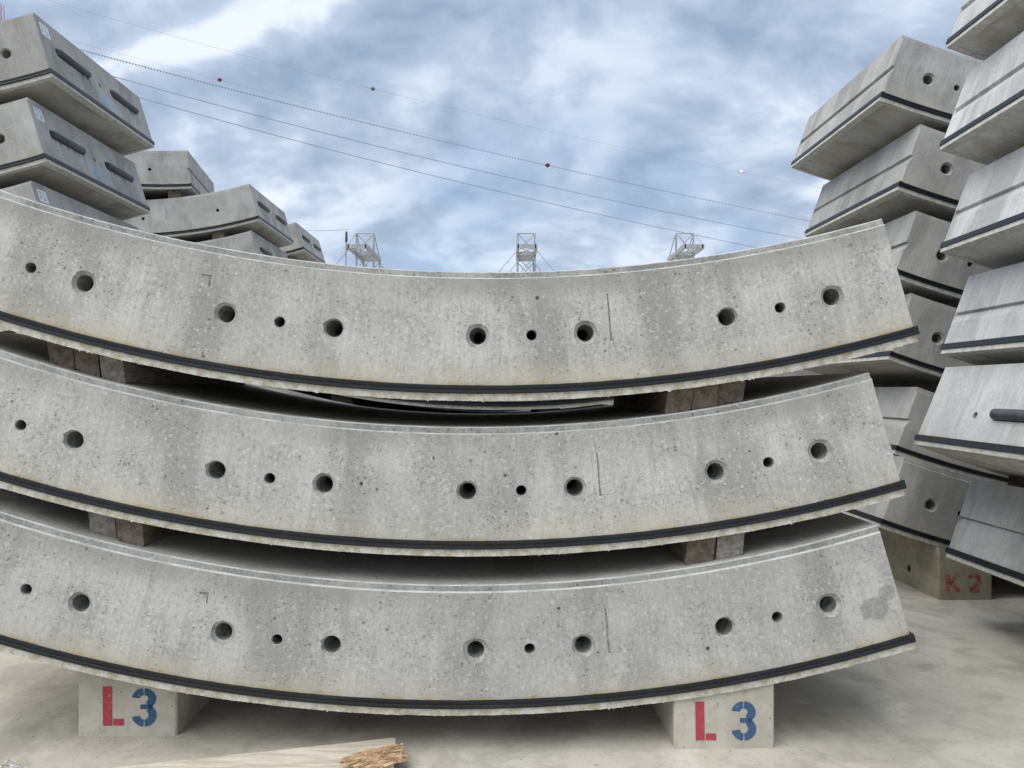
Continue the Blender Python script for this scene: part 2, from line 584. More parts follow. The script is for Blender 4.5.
def socket(big, rng, wide=0.0):
    """countersunk bolt hole; local origin at the face, pointing into +y"""
    mb = MB()
    n = 24
    if big:
        prof = [(.0395 + wide, -.0006), (.0365 + wide * .6, .006), (.0315, .011), (.031, .03), (.029, .08), (.022, .085), (.020, .20)]
        amp = [1, .7, .15]
        nr_ = 3
    else:
        prof = [(.0208, -.0006), (.0188, .003), (.018, .10), (.016, .16)]
        amp = [1, .4]
        nr_ = 2
    rows = []
    for k, (r, y) in enumerate(prof):
        row = []
        for j in range(n + 1):
            q = 2 * pi * (j % n) / n
            rr = r * (1 + (rng[j % n] * amp[k] if k < len(amp) else 0))
            row.append((rr * cos(q), y, rr * sin(q)))
        rows.append(row)
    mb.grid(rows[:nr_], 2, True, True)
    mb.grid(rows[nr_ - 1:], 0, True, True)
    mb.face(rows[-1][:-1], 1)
    return mb.mesh('bolt_hole', ['sleeve', 'deep', 'sleeve_rim'])


rs = random.Random(3)
RINGS = []
for k in range(7):
    sm = [rs.uniform(-.03, .07) for _ in range(24)]
    b0 = rs.randrange(24)
    for j in range(rs.choice((0, 2, 4, 5))):
        sm[(b0 + j) % 24] += rs.uniform(.05, .16)
    RINGS.append(sm)
WIDE = [0, .004, -.002, .006, .002, -.003, .003]
SOCK_B = [socket(True, r_, w_) for r_, w_ in zip(RINGS, WIDE)]
SOCK_S = [socket(False, [x * .4 for x in r_]) for r_ in RINGS]


def end_face(mb, half, sg, kind, conc=''):
    """radial joint face. kind: groove | pipe"""
    if kind == 'groove':
        poly = [(0, RT)] + NOTCH + [(0, RL - .004)]
        rows = []
        for (ins, r) in poly:
            a = sg * (half - ins / RM)
            y0 = .012 if (r < RS - 1e-6 or r > RG + .0125) else .004
            rows.append([P(a, r, y0), P(a, r, W * .5), P(a, r, W)])
        mb.grid(rows, 0, False, sg > 0)
        return []
    a = sg * half
    outline = [(.012, RT), (.012, RS - .0001), (.004, RS), (.004, RG + .012), (.012, RG + .0125), (.012, RL - .004), (W, RL - .004), (W, RT)]
    rp = RT + (.21 if sg > 0 else .27)
    holes = []
    slots = [(.19, .61), (.97, 1.40)]
    hu = .79
    if sg < 0:
        slots, hu = [(.46, .935)], 1.11
    for (u0, u1) in slots:
        holes.append([(u0, rp - .032), (u1, rp - .030), (u1 + .008, rp), (u1, rp + .031), (u0, rp + .034), (u0 - .012, rp)])
    holes.append(circle(hu, rp + .01, .018, 14))
    ov, tr = cdt(outline, holes)
    for f in tr:
        pts = [P(a, ov[k][1], ov[k][0]) for k in f]
        mb.face(pts if sg < 0 else pts[::-1])
    for i, h in enumerate(holes):
        dep = .05 if i < len(holes) - 1 else .12
        a2 = sg * (half - dep / RM)
        n = len(h)
        for k in range(n):
            p, q = h[k], h[(k + 1) % n]
            mb.face([P(a, p[1], p[0]), P(a, q[1], q[0]), P(a2, q[1], q[0]), P(a2, p[1], p[0])], 1)
        mb.face([P(a2, p[1], p[0]) for p in h], 1)
    return slots


def segment_meshes(half=HALF, hook=True, corner=True, n=96, big=True, small=True, plugs=True, lmarks=True, ends=('groove', 'pipe'), conc='grey', lip='lip_pale', jit=.0022, seed=1.0, uneven=None, drip=False):
    """returns list of (name, mesh, location, material-less)"""
    mb = MB()
    rng = random.Random(int(seed * 17))
    A = [-half + 2 * half * k / n for k in range(n + 1)]
    nl = NOTCH if ends[0] == 'groove' else FLAT
    nr = NOTCH if ends[1] == 'groove' else FLAT
    cf = .004                                   # corner chamfer
    nt = round(2 * half / STEP)
    cents = [(-half + STEP / 2 + STEP * k) for k in range(nt)]
    holes, socks = [], []
    for cI, c in enumerate(cents):
        for dd, bg_ in ((-DEL, True), (0, False), (DEL, True)):
            if (bg_ and not big) or (not bg_ and not small):
                continue
            a = c + dd
            k = rng.randrange(7)
            rg = RINGS[k]
            if bg_:
                hp = [((a * RM) + (.0395 + WIDE[k]) * (1 + rg[j]) * cos(-2 * pi * j / 24), RM + (.0395 + WIDE[k]) * (1 + rg[j]) * sin(-2 * pi * j / 24)) for j in range(24)]
            else:
                hp = [((a * RM) + .0208 * (1 + rg[j] * .4) * cos(-2 * pi * j / 24), RM + .0208 * (1 + rg[j] * .4) * sin(-2 * pi * j / 24)) for j in range(24)]
            holes.append(hp)
            socks.append((a, k, bg_))
    recess, faint = [], []
    if lmarks:
        for sg, base in ((1, R(7.56)), (-1, R(-7.4))):
            if abs(base) > half - R(2):
                continue
            s0 = base * RM
            wv = rng.uniform(.006, .009)
            t0 = -.135 + rng.uniform(-.01, .01)
            if sg > 0:
                fx = wv + .003
                recess.append([(s0, RM + t0), (s0 + wv * .6, RM + t0 + .004), (s0 + wv * 1.1, RM - .075), (s0 + wv * .7, RM - .03), (s0 + wv, RM + .030), (s0 + fx, RM + .032), (s0 + fx, RM + .036), (s0 - .001, RM + .037), (s0 - .0005, RM - .04)])
                if hook:
                  faint.append([(s0 + .018, RM + .032), (s0 + .050, RM + .033), (s0 + .050, RM + .0355), (s0 + .018, RM + .0355)])
                  faint.append([(s0 + .092, RM - .005), (s0 + .097, RM - .004), (s0 + .098, RM + .022), (s0 + .086, RM + .036), (s0 + .070, RM + .037), (s0 + .070, RM + .033), (s0 + .084, RM + .031), (s0 + .092, RM + .020)])
            elif corner:
                recess.append([(s0 - .035, RM + t0), (s0, RM + t0 - .002), (s0 + .002, RM + t0 + .04), (s0 - .004, RM + t0 + .036), (s0 - .006, RM + t0 + .012), (s0 - .034, RM + t0 + .008)])
    plug = []
    if plugs:
        for base in (R(9.2), R(-9.4)):
            if abs(base) < half - R(1):
                plug.append((base * RM, RM + rng.uniform(-.004, .006), .021))
    # front face, flat, with openings
    outline = [(a * RM, RS) for a in A[1:-1]]
    outline += [((half * RM) - ins - cf, r) for ins, r in nr]
    outline += [(a * RM, RG + .012) for a in A[1:-1]][::-1]
    outline += [(-(half * RM) + ins + cf, r) for ins, r in nl][::-1]
    prings = [circle(x, r, q, 20) for x, r, q in plug]
    ov, tr = cdt(outline, holes + recess + faint + prings)
    for f in tr:
        mb.face([P(ov[k][0] / RM, ov[k][1], 0) for k in f][::-1])
    for rc in faint:
        m2 = len(rc)
        for k in range(m2):
            p, q = rc[k], rc[(k + 1) % m2]
            mb.face([P(p[0] / RM, p[1], 0), P(q[0] / RM, q[1], 0), P(q[0] / RM, q[1], .0016), P(p[0] / RM, p[1], .0016)])
        v2, t2 = cdt(rc, [])
        for f in t2:
            mb.face([P(v2[k][0] / RM, v2[k][1], .0016) for k in f][::-1])
    for rc in recess:
        m2 = len(rc)
        for k in range(m2):
            p, q = rc[k], rc[(k + 1) % m2]
            mb.face([P(p[0] / RM, p[1], 0), P(q[0] / RM, q[1], 0), P(q[0] / RM, q[1], REC), P(p[0] / RM, p[1], REC)], 1)
        v2, t2 = cdt(rc, [])
        for f in t2:
            mb.face([P(v2[k][0] / RM, v2[k][1], REC) for k in f][::-1], 1)
    for (x, r, q) in plug:                     # filled sockets: a shallow ring round a disc of mortar
        c0, c1, c2 = circle(x, r, q, 20), circle(x, r, q - .0035, 20), circle(x, r, q - .007, 20)
        rows = [[P(p[0] / RM, p[1], yy) for p in cc + cc[:1]] for cc, yy in ((c0, 0), (c1, .0016), (c2, .0006))]
        mb.grid(rows, 0, False)
        mb.face(rows[-1][:-1][::-1], 0)
    # rim step at the intrados: bevel, recessed strip, bevel
    rim = [(RS, 0), (RS - .004, .006), (RS - .0045, .011), (RT + .004, .012), (RT, .017)]

    def wob(a, r, y):
        k = .0006 * mnoise.noise(Vector((a * 240, r * 30, seed))) + .0008 * mnoise.noise(Vector((a * 45, r * 9, seed + 4)))
        return P(a, r + k, y + k * .5)
    rows = []
    for a in A:
        rows.append([P(a, RS, 0)] + [wob(a, r, y) for r, y in rim[1:]])
    mb.grid([q_[:3] for q_ in rows], 3, False, True)
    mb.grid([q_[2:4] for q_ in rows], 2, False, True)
    mb.grid([q_[3:] for q_ in rows], 3, False, True)
    # intrados (upper face)
    ys = [.017, .10, .4, .8, 1.2, W]
    rows = [[wob(a, RT, .017)] + [P(a, RT, y) for y in ys[1:]] for a in A]
    mb.grid(rows, 0, True, True)
    # below the gasket, and extrados
    rows = [[P(a, RG + .012, 0), P(a, RG + .0122, .012), P(a, RL - .004, .012)] for a in A]
    mb.grid(rows, 0)
    rows = [[P(a, RL - .004, y) for y in [.012, .3, .8, W]] for a in A]
    mb.grid(rows, 0, True)
    # back
    rows = [[P(a, RT, W), P(a, RL - .004, W)] for a in A]
    mb.grid(rows, 0, False, True)
    # ends with chamfered corners
    slots = {}
    for sg, kind, nn in ((-1, ends[0], nl), (1, ends[1], nr)):
        slots[sg] = end_face(mb, half, sg, kind)
        rows = [[P(sg * (half - (ins + cf) / RM), r, 0), P(sg * (half - ins / RM), r, cf)] for ins, r in nn]
        mb.grid(rows, 0, False, sg < 0)
    out = [('body', mb.mesh('segment_body', [conc, 'mark', 'band' if conc.startswith('own') else conc, 'edge' if conc.startswith('own') else conc]), None)]
    g = MB()
    frame_bar(g, half, RG, RH, .009, .010, n, jit=.0010, rng=seed, end_out=.009, ridged=True)
    out.append(('gasket', g.mesh('gasket', ['gasket']), None))
    l = MB()
    frame_bar(l, half, RH - .004, RL, -.003, .045, n * (8 if drip else 1), jit=jit, rng=seed + 3, end_out=.002, drip=drip)
    out.append(('lip', l.mesh('lip', [lip]), None))
    for a, k, bg_ in socks:
        out.append(('bolt_hole', (SOCK_B if bg_ else SOCK_S)[k], (P(a, RM, 0), (0, -a, 0))))
    # pipes laid in the slots of the joint face
    for sg in (-1, 1):
        for (u0, u1) in slots[sg]:
            pm = MB()
            a = sg * (half + .004 / RM)
            rp = RT + (.21 if sg > 0 else .27)
            pm.tube([P(a, rp, u0 + .01), P(a, rp, u0 + .018), P(a, rp, u1 - .02), P(a, rp, u1 + .002), P(a, rp, u1 + .006)], [.020, .029, .029, .028, .018], 14)
            out.append(('pipe', pm.mesh('pipe', ['pipe']), None))
    return out


def end_decor(half, sg, seed, chalk=True, sticker=True, scale=1.0):
    """paper sticker, chalk scrawl and joint smears on a radial face"""
    out = []
    rng = random.Random(seed)

    def Q(u, r, h=.0012):
        return P(sg * (half + h / RM), r, u)
    if sticker:
        mb = MB()
        mb.face([Q(.045, RT + .05), Q(.155, RT + .048), Q(.158, RT + .140), Q(.048, RT + .142)])
        out.append(('sticker', mb.mesh('sticker', ['sticker'])))
        mb = MB()
        for (a, b, c, e) in ((.060, .085, .062, .080), (.095, .140, .064, .070), (.095, .125, .078, .083), (.062, .078, .094, .120), (.090, .142, .096, .102), (.100, .135, .112, .124)):
            mb.face([Q(a, RT + c, .002), Q(b, RT + c, .002), Q(b, RT + e, .002), Q(a, RT + e, .002)])
        out.append(('sticker_print', mb.mesh('sticker_print', ['print'])))
    if chalk:
        mb = MB()
        u = .70
        for k in range(7):
            pts = []
            x0 = u + k * .040
            for j in range(5):
                pts.append((x0 + rng.uniform(-.005, .028), RT + .29 + .09 * j / 4 + rng.uniform(-.012, .012)))
            for (p, q) in zip(pts, pts[1:]):
                w_ = .0065
                mb.face([Q(p[0] - w_, p[1]), Q(p[0] + w_, p[1]), Q(q[0] + w_, q[1]), Q(q[0] - w_, q[1])])
        out.append(('chalk_scrawl', mb.mesh('chalk_scrawl', ['chalk'])))
    mb = MB()
    rp = RT + .21
    for (u0, u1) in ((.19, .61), (.97, 1.40)):
        for k in range(9):
            uu = rng.uniform(u0, u1)
            L_ = rng.uniform(.010, .05) if k else .15
            w_ = rng.uniform(.003, .010) if k else .0022
            if k == 0:
                uu = u1 + .004
            mb.face([Q(uu - w_, rp + .030), Q(uu + w_, rp + .030), Q(uu + w_ * .3, rp + .030 + L_), Q(uu - w_ * .2, rp + .030 + L_ * .8)])
    out.append(('joint_smear', mb.mesh('joint_smear', ['smear'])))
    return out


def make_segment(parts, label, name='tunnel_segment', group=None, decor=()):
    t_ = thing(name, label, 'tunnel segment', group)
    for nm, me, loc in parts:
        o = link(nm, me, t_)
        if loc:
            o.location = loc[0]
            o.rotation_euler = loc[1]
    last = None
    for nm, me in decor:
        o = link(nm, me, last if nm == 'sticker_print' else t_)
        last = o
    return t_


def copy_thing(src, label, decor=None):
    r = src.copy()
    C.objects.link(r)
    r['label'] = label
    for ch in src.children:
        c = ch.copy()
        C.objects.link(c)
        c.parent = r
        for g_ in ch.children:
            e = g_.copy()
            C.objects.link(e)
            e.parent = c
    return r


RECS = {}


def put(o, cx, cz, D, tau, yaw, pit=0.0, pivot=None, stack=None):
    """cx, cz: centre of the arc relative to the camera; tau: tilt of the segment round that centre"""
    loc = Vector((cx + RL * sin(tau), D, cz - RL * cos(tau)))
    rot = Matrix.Rotation(yaw, 4, 'Z') @ Matrix.Rotation(pit, 4, 'X')
    pv = Vector(pivot) if pivot else Vector((cx, D, cz - RL))
    loc = pv + (rot @ (loc - pv))
    full = rot @ Matrix.Rotation(-tau, 4, 'Y')
    o.location = loc + Vector((0, 0, H))
    o.rotation_euler = full.to_euler()
    if stack is not None:
        RECS.setdefault(stack, []).append((cx, cz, D, yaw, pv))


# ------------------------------------------------------------------ setting: the yard
mb = MB()
N = 60
xs = [-1500, -400, -120, -40, -16] + [-8 + 16 * k / 64 for k in range(65)] + [16, 40, 120, 400, 1500]
yy_ = [-600, -100, -20, -4] + [0 + 8 * k / 40 for k in range(41)] + [10, 14, 20, 40, 120, 400, 3000]
rows = []
for y in yy_:
    row = []
    for x in xs:
        z = 0.006 * mnoise.noise(Vector((x * .9, y * .9, 2))) if (-8.1 < x < 8.1 and -.1 < y < 8.1) else 0
        row.append((x, y, z))
    rows.append(row)
mb.grid(rows, 0, True)
g = link('ground', mb.mesh('ground', ['ground']), kind='structure')

# ------------------------------------------------------------------ the near stack of three
own_fit = [(-0.09725, 0.19567, 2.8416, .84, .05, -16.93), (-0.13616, -.37828, 2.8555, 1.17, -.04, -16.92), (-.15211, -.96096, 2.8476, 1.27, -.17, -16.45)]
own_lab = ['top long curved concrete segment of the near stack, rim against the sky',
           'middle long curved concrete segment of the near stack, between the two timber packed gaps',
           'bottom long concrete segment on the L 3 blocks, dark patch at its right end']
for i, (x0, z0, D0, yaw, pit, ph) in enumerate(own_fit):
    parts = segment_meshes(n=150, conc='own_patch' if i == 2 else 'own', lip='lip', jit=.0020, seed=1.7 + i * 2.3, drip=True, hook=i > 0, corner=i != 1)
    o = make_segment(parts, own_lab[i])
    tau = R(ph) + 1.5 * STEP
    put(o, x0, z0 + RM, D0, tau, R(yaw), R(pit), pivot=(x0, D0, z0), stack='own')

# ------------------------------------------------------------------ the other stacks
std = segment_meshes(n=72, conc='grey', seed=9.1)
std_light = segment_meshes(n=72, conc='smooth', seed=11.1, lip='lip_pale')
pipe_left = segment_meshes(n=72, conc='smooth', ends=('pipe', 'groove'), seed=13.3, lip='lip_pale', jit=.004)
plain = segment_meshes(n=60, big=False, plugs=False, conc='grey', seed=21.0)
short3 = segment_meshes(half=STEP * 1.5, n=60, conc='grey', seed=23.0)
keyseg = segment_meshes(half=STEP, n=40, big=False, plugs=False, lmarks=False, ends=('groove', 'groove'), conc='grey', seed=25.0)
BY = .8      # the yard's rows run a touch off the camera axis


def from_end(o, X, Z, D, phiE, half, yaw=BY, stack=None, far=False):
    """put a segment by the bottom corner of one end (phiE<0: left end)"""
    a = R(phiE)
    cx, cz = X - RL * sin(a), Z + RL * cos(a)
    tau = a + half if phiE < 0 else a - half
    D0 = D - W if far else D
    put(o, cx, cz, D0, tau, R(yaw), pivot=(X, D, Z), stack=stack)


# right, second row
r2 = [(2.469, 1.971, 'open sky above it, topmost'), (2.588, 1.366, 'second from the top'), (2.556, .780, 'third from the top'),
      (2.523, .222, 'fourth from the top, lip beside near rim'), (2.560, -.412, 'fifth from the top, mostly hidden'), (2.490, -.915, 'lowest, above the red marked olive block')]
base = None
for i, (X, Z, txt) in enumerate(r2):
    lab = 'grey segment in the far right stack, ' + txt
    if base is None:
        o = base = make_segment(std, lab, group='segments of the far right stack')
    else:
        o = copy_thing(base, lab)
    if i == 5:
        from_end(o, 2.352, -.885, 4.95, -20.0, HALF, stack='r2')
    else:
        from_end(o, X + .012, Z - .022, 5.2, -20.0, HALF, stack='r2')

# right, front row (cropped by the frame); placed by the far corner of its left end
r1 = [(2.507, 1.966, .5, 20, 'topmost, cut by the upper right corner'), (2.467, 1.376, -2.5, 20, 'second from the top'), (2.467, .786, -3.0, 20, 'third from the top'),
      (2.467, .2015, -2.0, 20, 'fourth from the top, with a deep groove'), (2.314, -.317, -2.0, 22, 'with a dark pipe in its pale end face'), (2.493, -.965, .5, 18.6, 'lowest, stained yellow above its gasket')]
base = None
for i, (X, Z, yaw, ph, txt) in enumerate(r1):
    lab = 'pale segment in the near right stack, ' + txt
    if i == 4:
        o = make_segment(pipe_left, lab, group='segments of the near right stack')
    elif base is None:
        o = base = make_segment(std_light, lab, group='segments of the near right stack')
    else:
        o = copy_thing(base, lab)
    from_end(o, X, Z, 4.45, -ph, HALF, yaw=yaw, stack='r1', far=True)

# left, second row
lt = ['topmost, jutting into the sky with two dark pipes', 'second from the top, two dark pipes and blue chalk', 'third from the top, only its sticker end showing',
      'fourth from the top, out of sight', 'fifth from the top, out of sight', 'lowest, out of sight']
lz = [2.190, 1.593, 1.006, .43, -.15, -.73]
lx = [-3.222, -3.262, -3.231, -3.24, -3.22, -3.24]
for i in range(6):
    lab = 'grey segment in the left stack, ' + lt[i]
    if i < 3:
        o = make_segment(std, lab, group='segments of the left stack', decor=end_decor(HALF, 1, 5 + i, chalk=i < 2))
    else:
        o = copy_thing(base_l, lab)
    if i == 0:
        base_l = o
    from_end(o, lx[i], lz[i], 5.4, 17, HALF, stack='l2')

# left, third row
m_ = [(-3.99, 2.50, 6, 'key', 'short block like segment on top of the left middle distance stack'),
      (-3.145, 2.10, 16, 'plain', 'second segment down in the left middle distance stack, L shaped mark on its face'),
      (-3.117, 1.515, 16, 'plain', 'third segment down in the left middle distance stack, half hidden'),
      (-3.12, .92, 16, 'plain', 'fourth segment down in the left middle distance stack, out of sight'),
      (-3.12, .34, 16, 'plain', 'fifth segment down in the left middle distance stack, out of sight'),
      (-3.12, -.24, 16, 'plain', 'sixth segment down in the left middle distance stack, out of sight'),
      (-3.12, -.82, 16, 'plain', 'lowest segment in the left middle distance stack, out of sight')]
bp = None
for X, Z, ph, kd, lab in m_:
    if kd == 'key':
        o = make_segment(keyseg, lab, name='key_segment')
        from_end(o, X, Z, 9.6, ph, STEP, yaw=10, stack='l3')
    else:
        if bp is None:
            o = bp = make_segment(plain, lab, group='segments of the left middle distance stack')
        else:
            o = copy_thing(bp, lab)
        from_end(o, X, Z, 9.6, ph, HALF, stack='l3')
# left, fourth row
bp4 = None
for i, Z in enumerate((2.198, 1.60, 1.01, .42, -.17, -.76)):
    lab = ('small far concrete segment with two dark pipes, just left of the first steel gantry' if i == 0 else
           'segment in the farthest left stack, ' + ['', 'second', 'third', 'fourth', 'fifth', 'lowest'][i] + ' from the top, out of sight')
    lab = lab.replace('lowest from the top', 'lowest of all')
    if bp4 is None:
        o = bp4 = make_segment(plain, lab, group='segments of the farthest left stack')
    else:
        o = copy_thing(bp4, lab)
    from_end(o, -3.34, Z + .03, 12.4, 17, HALF, stack='l4')
# behind the near stack: a lower stack of shorter segments
bs = None
for i, zb in enumerate((-.141, -.675, -1.205)):
    lab = ['short segment behind the near stack, its lip showing in the dark upper gap', 'short segment behind the near stack, second of its pile, hidden', 'short segment behind the near stack, lowest of its pile, hidden'][i]
    if bs is None:
        o = bs = make_segment(short3, lab, group='short segments behind the near stack')
    else:
        o = copy_thing(bs, lab)
    put(o, -.07, zb + RL, 5.2, R(9.1) - STEP * 1.5, R(BY), stack='mid')

# third row: low stacks glimpsed only through the dark gaps
od = ['topmost of its pile', 'middle of its pile', 'lowest of its pile']
c3 = None
for i, zb in enumerate((-.20, -.71, -1.22)):
    lab = 'distant segment behind the upper gap of the near stack, ' + od[i]
    if c3 is None:
        o = c3 = make_segment(plain, lab, group='distant segments behind the near stack')
    else:
        o = copy_thing(c3, lab)
    put(o, -.25, zb + RL, 7.9, 0, R(BY), stack='c3')
for i, zb in enumerate((.46, -.14, -.74)):
    lab = 'distant segment behind the far right stack, ' + od[i]
    o = copy_thing(c3, lab)
    o['group'] = 'distant segments behind the far right stack'
    from_end(o, 2.45, zb, 7.9, -18, HALF, stack='r3')


# ------------------------------------------------------------------ timber packers
def surf(rec, X, rad):
    cx, cz = rec[0], rec[1]
    return cz - math.sqrt(rad * rad - (X - cx) ** 2)


def timber(upper, lower, x0, x1, y0, y1, label, group, grey=False, lo_gap=0.0, name='timber_block', seed=0):
    """a packer filling the gap between two segments (x in the stack's unrotated frame)"""
    rng = random.Random(seed)
    mb = MB()
    yaw, pv = upper[3], upper[4]
    xm = (x0 + x1) / 2
    zc = surf(lower, xm, RT) + H
    # corners: z from the surfaces it touches
    zb0, zb1 = surf(lower, x0, RT) + .001, surf(lower, x1, RT) + .001
    zt0, zt1 = surf(upper, x0, RL) - .001 - lo_gap, surf(upper, x1, RL) - .001 - lo_gap
    ch = .004
    lean = .010 * (1 if xm > 0 else -1)
    n = 5
    ring = [(x0 + ch, zb0), (x1 - ch, zb1), (x1, zb1 + ch), (x1 + lean, zt1 - ch), (x1 - ch + lean, zt1), (x0 + ch + lean, zt0), (x0 + lean, zt0 - ch), (x0, zb0 + ch)]
    rows = []
    for k in range(n + 1):
        y = y0 + (y1 - y0) * k / n
        rows.append([Vector((x + rng.uniform(-.001, .001), y, z)) for x, z in ring])
    org = Vector((xm, (y0 + y1) / 2, zb0))
    rot = Matrix.Rotation(yaw, 4, 'Z')
    allrows = [[r - org for r in row] + [row[0] - org] for row in rows]
    mb.grid(allrows, 0, False)
    mb.face(allrows[0][:-1])
    mb.face(allrows[-1][:-1][::-1])
    o = link(name, mb.mesh('timber_block', ['timber_grey' if grey else 'timber']), label=label, category='timber block', group=group)
    w = pv + rot @ (org - pv)
    o.location = w + Vector((0, 0, H))
    o.rotation_euler = (0, 0, yaw)
    return o


own = RECS['own']


def pxX(x, D=2.9):
    return (x - 512) * D / F


gT = 'timber packers of the near stack'
for (a, b, gr, lab) in ((49, 74, False, 'leftmost brown timber block in the upper left gap of the near stack'), (75, 99, False, 'middle brown timber block in the upper left gap of the near stack'), (101, 124, True, 'greyish right hand timber block in the upper left gap of the near stack')):
    timber(own[0], own[1], pxX(a), pxX(b), 2.93, 4.3, lab, gT, gr, seed=a)
for (a, b, gr, lab) in ((666, 692, False, 'left brown timber block in the upper right gap of the near stack'), (693, 718, False, 'middle brown timber block in the upper right gap of the near stack'), (719, 745, False, 'right brown timber block in the upper right gap of the near stack')):
    timber(own[0], own[1], pxX(a), pxX(b), 2.90 if a < 700 else 2.91, 4.25, lab, gT, gr, seed=a)
for (a, b, gr, lab) in ((91, 117, True, 'pale left timber block in the lower left gap of the near stack'), (122, 148, False, 'right brown timber block in the lower left gap of the near stack')):
    timber(own[1], own[2], pxX(a), pxX(b), 2.93 if a < 100 else 2.90, 3.5 if a < 100 else 4.2, lab, gT, gr, seed=a)
for (a, b, gr, lab) in ((686, 715, False, 'left brown timber block in the lower right gap of the near stack'), (717, 744, True, 'grey right timber block in the lower right gap of the near stack')):
    timber(own[1], own[2], pxX(a), pxX(b), 2.90, 4.2 if a < 700 else 3.4, lab, gT, gr, seed=a)

names = {'r2': 'far right', 'r1': 'near right', 'l2': 'left', 'l3': 'left middle distance', 'l4': 'farthest left', 'mid': 'hidden middle', 'c3': 'distant middle', 'r3': 'distant right'}
ords = ['topmost', 'second', 'third', 'fourth', 'fifth', 'sixth', 'seventh']
for st, nm in names.items():
    rec = RECS[st]
    for i in range(len(rec) - 1):
        up, lo = rec[i], rec[i + 1]
        # centre of the supports from the ends of the segments
        if st in ('r1', 'r2', 'r3'):
            e0 = min(up[0], lo[0]) - RL * sin(R(20))
            xsup = (up[4][0] + .55, up[4][0] + 2.75)
        elif st in ('mid', 'c3'):
            xsup = (-1.15, .25)
        else:
            xsup = (lo[4][0] - 2.9, lo[4][0] - .55)
        if st == 'l3' and i == 0:
            xsup = (-4.9, -4.2)
        for q, xc in enumerate(xsup):
            y0 = up[2] + .05
            if surf(up, xc, RL) - surf(lo, xc, RT) < .02:
                continue
            timber(up, lo, xc - .07, xc + .07, y0, y0 + W - .12,
                   '%s timber beam between the segments of the %s stack, %s gap' % (['left', 'right'][q], nm, ords[i]),
                   'timber beams in the %s stack' % nm, name='timber_beam', seed=i * 7 + q)


# ------------------------------------------------------------------ concrete blocks on the ground
def stroke(mb, pts, w, tf, gaps=()):
    for (p, q) in zip(pts, pts[1:]):
        dx, dz = q[0] - p[0], q[1] - p[1]
        L_ = math.hypot(dx, dz)
        nx, nz = -dz / L_ * w / 2, dx / L_ * w / 2
        mb.face([tf(p[0] + nx, p[1] + nz), tf(p[0] - nx, p[1] - nz), tf(q[0] - nx, q[1] - nz), tf(q[0] + nx, q[1] + nz)])


def glyph_L(x, z, h, w, tf):
    mb = MB()
    t_ = h * .24
    g_ = h * .018
    e = lambda: random.uniform(-.0012, .0012)
    mb.face([tf(x, z), tf(x + t_ + e(), z), tf(x + t_ * .93, z + h), tf(x - t_ * .05 + e(), z + h)])
    mb.face([tf(x + t_ + g_, z + .0008), tf(x + w, z), tf(x + w + e(), z + t_ * .72), tf(x + t_ + g_, z + t_ * .74)])
    return mb


def glyph_3(x, z, h, w, tf):
    """stencilled 3 made of arcs, with the stencil's bridges left open"""
    mb = MB()
    th = h * .205

    def arc(cx, cz, rx, rz, a0, a1, n=14):
        ro, ri = [], []
        for k in range(n + 1):
            a = R(a0 + (a1 - a0) * k / n)
            ro.append((cx + rx * cos(a), cz + rz * sin(a)))
            ri.append((cx + (rx - th) * cos(a), cz + (rz - th * .88) * sin(a)))
        for k in range(n):
            mb.face([tf(*ri[k]), tf(*ro[k]), tf(*ro[k + 1]), tf(*ri[k + 1])])
    r1x, r1z = w * .49, h * .275
    r2x, r2z = w * .50, h * .295
    c1 = (x + w * .49, z + h - r1z)
    c2 = (x + w * .50, z + r2z)
    arc(c1[0], c1[1], r1x, r1z, 87, -62)
    arc(c1[0], c1[1], r1x, r1z, 172, 95)
    arc(c2[0], c2[1], r2x, r2z, -87, 62)
    arc(c2[0], c2[1], r2x, r2z, -172, -95)
    # middle bar
    mb.face([tf(x + w * .34, z + h * .455), tf(x + w * .80, z + h * .45), tf(x + w * .84, z + h * .585), tf(x + w * .34, z + h * .575)])
    return mb


def block(x0, x1, D, depth, rec, label, mt, glyphs, yaw=BY, ztop=None, cut=0.0, hole=False):
    root = thing('concrete_block', label, 'concrete block')
    cxm = (x0 + x1) / 2
    root.location = (cxm, D, 0)
    root.rotation_euler = (0, 0, R(yaw))
    hw = (x1 - x0) / 2
    mb = MB()
    ch = .006
    za = (surf(rec, x0, RL) + H - .003) if ztop is None else ztop
    zb = (surf(rec, x1, RL) + H - .003) if ztop is None else ztop
    prof = [(-hw, 0, za, 1), (hw, 0, zb, 1)]
    # body with chamfered vertical edges and slightly uneven skin
    nx, nz = 8, 5
    ring = []
    pts = [(-hw + ch, 0), (hw - ch, 0), (hw, ch), (hw, depth), (-hw, depth), (-hw, ch)]
    rows = []
    for k in range(nz + 1):
        row = []
        for (px_, py_) in pts + pts[:1]:
            zt = za + (zb - za) * (px_ + hw) / (2 * hw)
            row.append(Vector((px_, py_, -.01 + (zt + .01) * k / nz)))
        rows.append(row)
    mb.grid(rows, 0)
    mb.face(rows[-1][:-1])
    link('body', mb.mesh('block_body', [mt]), root)
    for nm, gm, mm in glyphs:
        link(nm, gm.mesh(nm, [mm]), root)
    if hole:
        h = MB()
        rows = []
        for (rr_, dx) in ((.024, -.0015), (.019, .0035 - .006), (.013, -.001)):
            rows.append([(-hw + dx, .36 + rr_ * cos(2 * pi * j / 16), .115 + rr_ * sin(2 * pi * j / 16)) for j in range(17)])
        h.grid(rows, 0, False)
        h.face(rows[-1][:-1])
        link('lifting_socket', h.mesh('lifting_socket', ['deep']), root)
    return root


k1, k2 = 2.995 / F, 2.885 / F
rec0 = own[2]


def txtf(cxm):
    return lambda x, z: Vector((x - cxm, -.0015, z))


